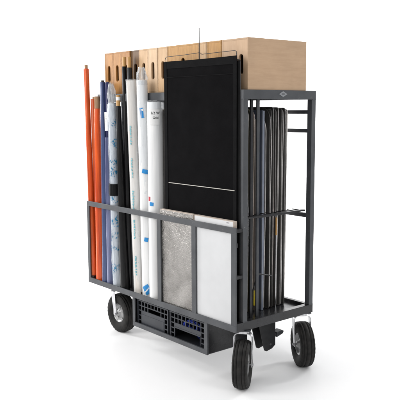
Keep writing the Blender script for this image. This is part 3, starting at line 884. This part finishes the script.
def crate(label, x0, w, mode):
    zf = TR['z0'] + .32; h = 7.6; y0 = -.95
    o = thing('milk_crate', label, 'crate', (x0 + w / 2, y0 + 6, zf), 'plastic crates in the under tray')
    mat = 'crate'
    # grid: columns bar / cell alternating
    xs = [x0]; cols = 9; bar = .30; cell = (w - .5 * 2 - bar * (cols - 1)) / cols
    xs.append(x0 + .5)
    for i in range(cols):
        xs.append(xs[-1] + cell)
        if i < cols - 1: xs.append(xs[-1] + bar)
    xs.append(x0 + w)
    rows = 5; zc = (h - .45 - .4 - .28 * (rows - 1)) / rows
    zs = [zf, zf + .45]
    for j in range(rows):
        zs.append(zs[-1] + zc)
        if j < rows - 1: zs.append(zs[-1] + .28)
    zs.append(zf + h)
    holes = set()
    for i in range(cols):
        for j in range(rows):
            I, J = 1 + 2 * i, 1 + 2 * j
            centre = 1 <= i <= 7
            if j <= 2 and centre: continue
            if j <= 2 and (i in (0, 8)): holes.add((I, J)); continue
            holes.add((I, J))
            if j == 3 and 2 <= i <= 6 and mode == 0 and False: holes.add((I + 1, J))
    if mode == 0:
        for I in range(7, 13): holes.add((I, 7))
    else:
        for I in range(3, 16):
            for J in range(1, 5): holes.add((I, J))
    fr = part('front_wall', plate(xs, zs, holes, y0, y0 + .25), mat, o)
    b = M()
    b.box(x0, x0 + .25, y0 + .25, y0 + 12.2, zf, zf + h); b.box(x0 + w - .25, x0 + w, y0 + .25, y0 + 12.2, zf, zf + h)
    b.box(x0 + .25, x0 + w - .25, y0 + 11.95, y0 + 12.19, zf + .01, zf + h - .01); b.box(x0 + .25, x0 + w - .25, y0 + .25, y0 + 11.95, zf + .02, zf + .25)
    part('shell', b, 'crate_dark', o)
    lip = M(); lip.box(x0 - .1, x0 + w + .1, y0 - .14, y0 - .003, zf + h - .42, zf + h - .05)
    for q in (x0 + .02, x0 + w - .42): lip.box(q, q + .4, y0 - .13, y0 - .003, zf + .02, zf + h - .43)
    lip.box(x0 + .43, x0 + w - .43, y0 - .13, y0 - .003, zf + .03, zf + .4)
    part('rim', lip, mat, o, .04)
    if mode == 0: part('centre_plate', M().box(xs[3], xs[16], y0 - .1, y0 - .003, zf + .5, zf + 3.55), mat, o, .05)
    else:
        g = M()
        for (a, b_, c, d) in ((xs[3] - .1, xs[16] + .1, zf + 3.25, zf + 3.6), (xs[3] - .12, xs[3] + .12, zf + .42, zf + 3.24), (xs[16] - .12, xs[16] + .12, zf + .42, zf + 3.24)): g.box(a, b_, y0 - .11, y0 - .003, c, d)
        part('grip_rim', g, mat, o, .04)
    return o
crate('left grey plastic crate in the under tray with solid lower front plate', -42.75, 14.5, 0)
crate('right grey plastic crate in the under tray with open hand hole', -27.55, 14.9, 1)
def strap():
    o = thing('blue_strap', 'coil of bright blue strap inside the right hand crate', 'strap', (-19.6, .4, TR['z0'] + .6))
    m = M(); pts = []
    for i in range(150):
        a = i * .33
        pts.append((-19.4 + 2.6 * math.cos(a) + .7 * noise.noise(V((i * .11, 1, 2))), .1 + .5 * math.sin(a * .7) , TR['z0'] + 5.2 + 1.15 * math.sin(a) + .7 * noise.noise(V((i * .13, 6, 2)))))
    m.path(pts, .2, 6)
    part('coil', m, 'blue_web', o)
    p = M().box(-24.5, -15, 2, 9, TR['z0'] + .6, TR['z0'] + 4.1)
    part('strap_end', M().path([(-20.4, .4, TR['z0'] + 4.4), (-20.0, 1.2, TR['z0'] + 3.2), (-19.4, 3.2, TR['z0'] + .75)], .18, 6), 'blue_web', o)
strap()

# ------------------------------------------------------------------ camera
cp = V((119.65167, -112.91091, 53.11425)); yaw, pit, rol, F = .87595, -.12835, -.00482, 706.14744
fwd = V((-math.sin(yaw) * math.cos(pit), math.cos(yaw) * math.cos(pit), math.sin(pit)))
rt = V((math.cos(yaw), math.sin(yaw), 0)); up = rt.cross(fwd)
r2 = rt * math.cos(rol) + up * math.sin(rol); u2 = -rt * math.sin(rol) + up * math.cos(rol)
cd = bpy.data.cameras.new('camera'); cam = bpy.data.objects.new('camera', cd); COL.objects.link(cam)
cam.matrix_world = Matrix.Translation((cp + V((0, 0, GZ))) * S) @ Matrix((r2, u2, -fwd)).transposed().to_4x4()
cd.sensor_width = 36; cd.lens = F / 400 * 36; cd.clip_start = .05; cd.clip_end = 200
scene.camera = cam

# ------------------------------------------------------------------ studio light
w = bpy.data.worlds.new('World'); scene.world = w; w.use_nodes = True
bg = w.node_tree.nodes['Background']; bg.inputs['Color'].default_value = (.98, .99, 1, 1); bg.inputs['Strength'].default_value = .33

def lamp(name, loc, target, size, power, col=(1, 1, 1), sy=None):
    ld = bpy.data.lights.new(name, 'AREA'); ld.shape = 'RECTANGLE'; ld.size = size; ld.size_y = sy or size; ld.energy = power; ld.color = col
    o = bpy.data.objects.new(name, ld); COL.objects.link(o); o.location = loc
    o.rotation_euler = (V(target) - V(loc)).to_track_quat('-Z', 'Y').to_euler()
    return o
lamp('key_softbox', (-1.9, -4.2, 2.9), (-.9, .1, .8), 2.6, 138, (1, .985, .965))
lamp('floor_fill', (1.7, -1.7, 4.9), (.6, -.8, 0), 7.2, 130)  # added fill from above, whitens the floor and lifts the cart's front shadow
lamp('end_fill', (4.6, .6, 2.4), (0, .3, .7), 1.6, 58)  # added fill to brighten the right end and the filed flags
bk = V((-.84, .28, 0)); dd = V((-math.sin(.876), math.cos(.876), 0)); rr = V((dd.y, -dd.x, 0))
for sgn, nm in ((-1, 'backdrop_lamp_a'), (1, 'backdrop_lamp_b')):
    p = bk + dd * 2.2 + rr * sgn * 4.2 + V((0, 0, 2.6))
    lamp(nm, p, bk + dd * 5.0 + rr * sgn * .6 + V((0, 0, 1.3)), 1.4, 300, sy=2.4)

scene.view_settings.view_transform = 'Standard'; scene.view_settings.look = 'None'; scene.view_settings.exposure = 0
scene.render.engine = 'CYCLES'
scene.cycles.max_bounces = 10; scene.cycles.transparent_max_bounces = 16
try: scene.cycles.use_denoising = True
except Exception: pass
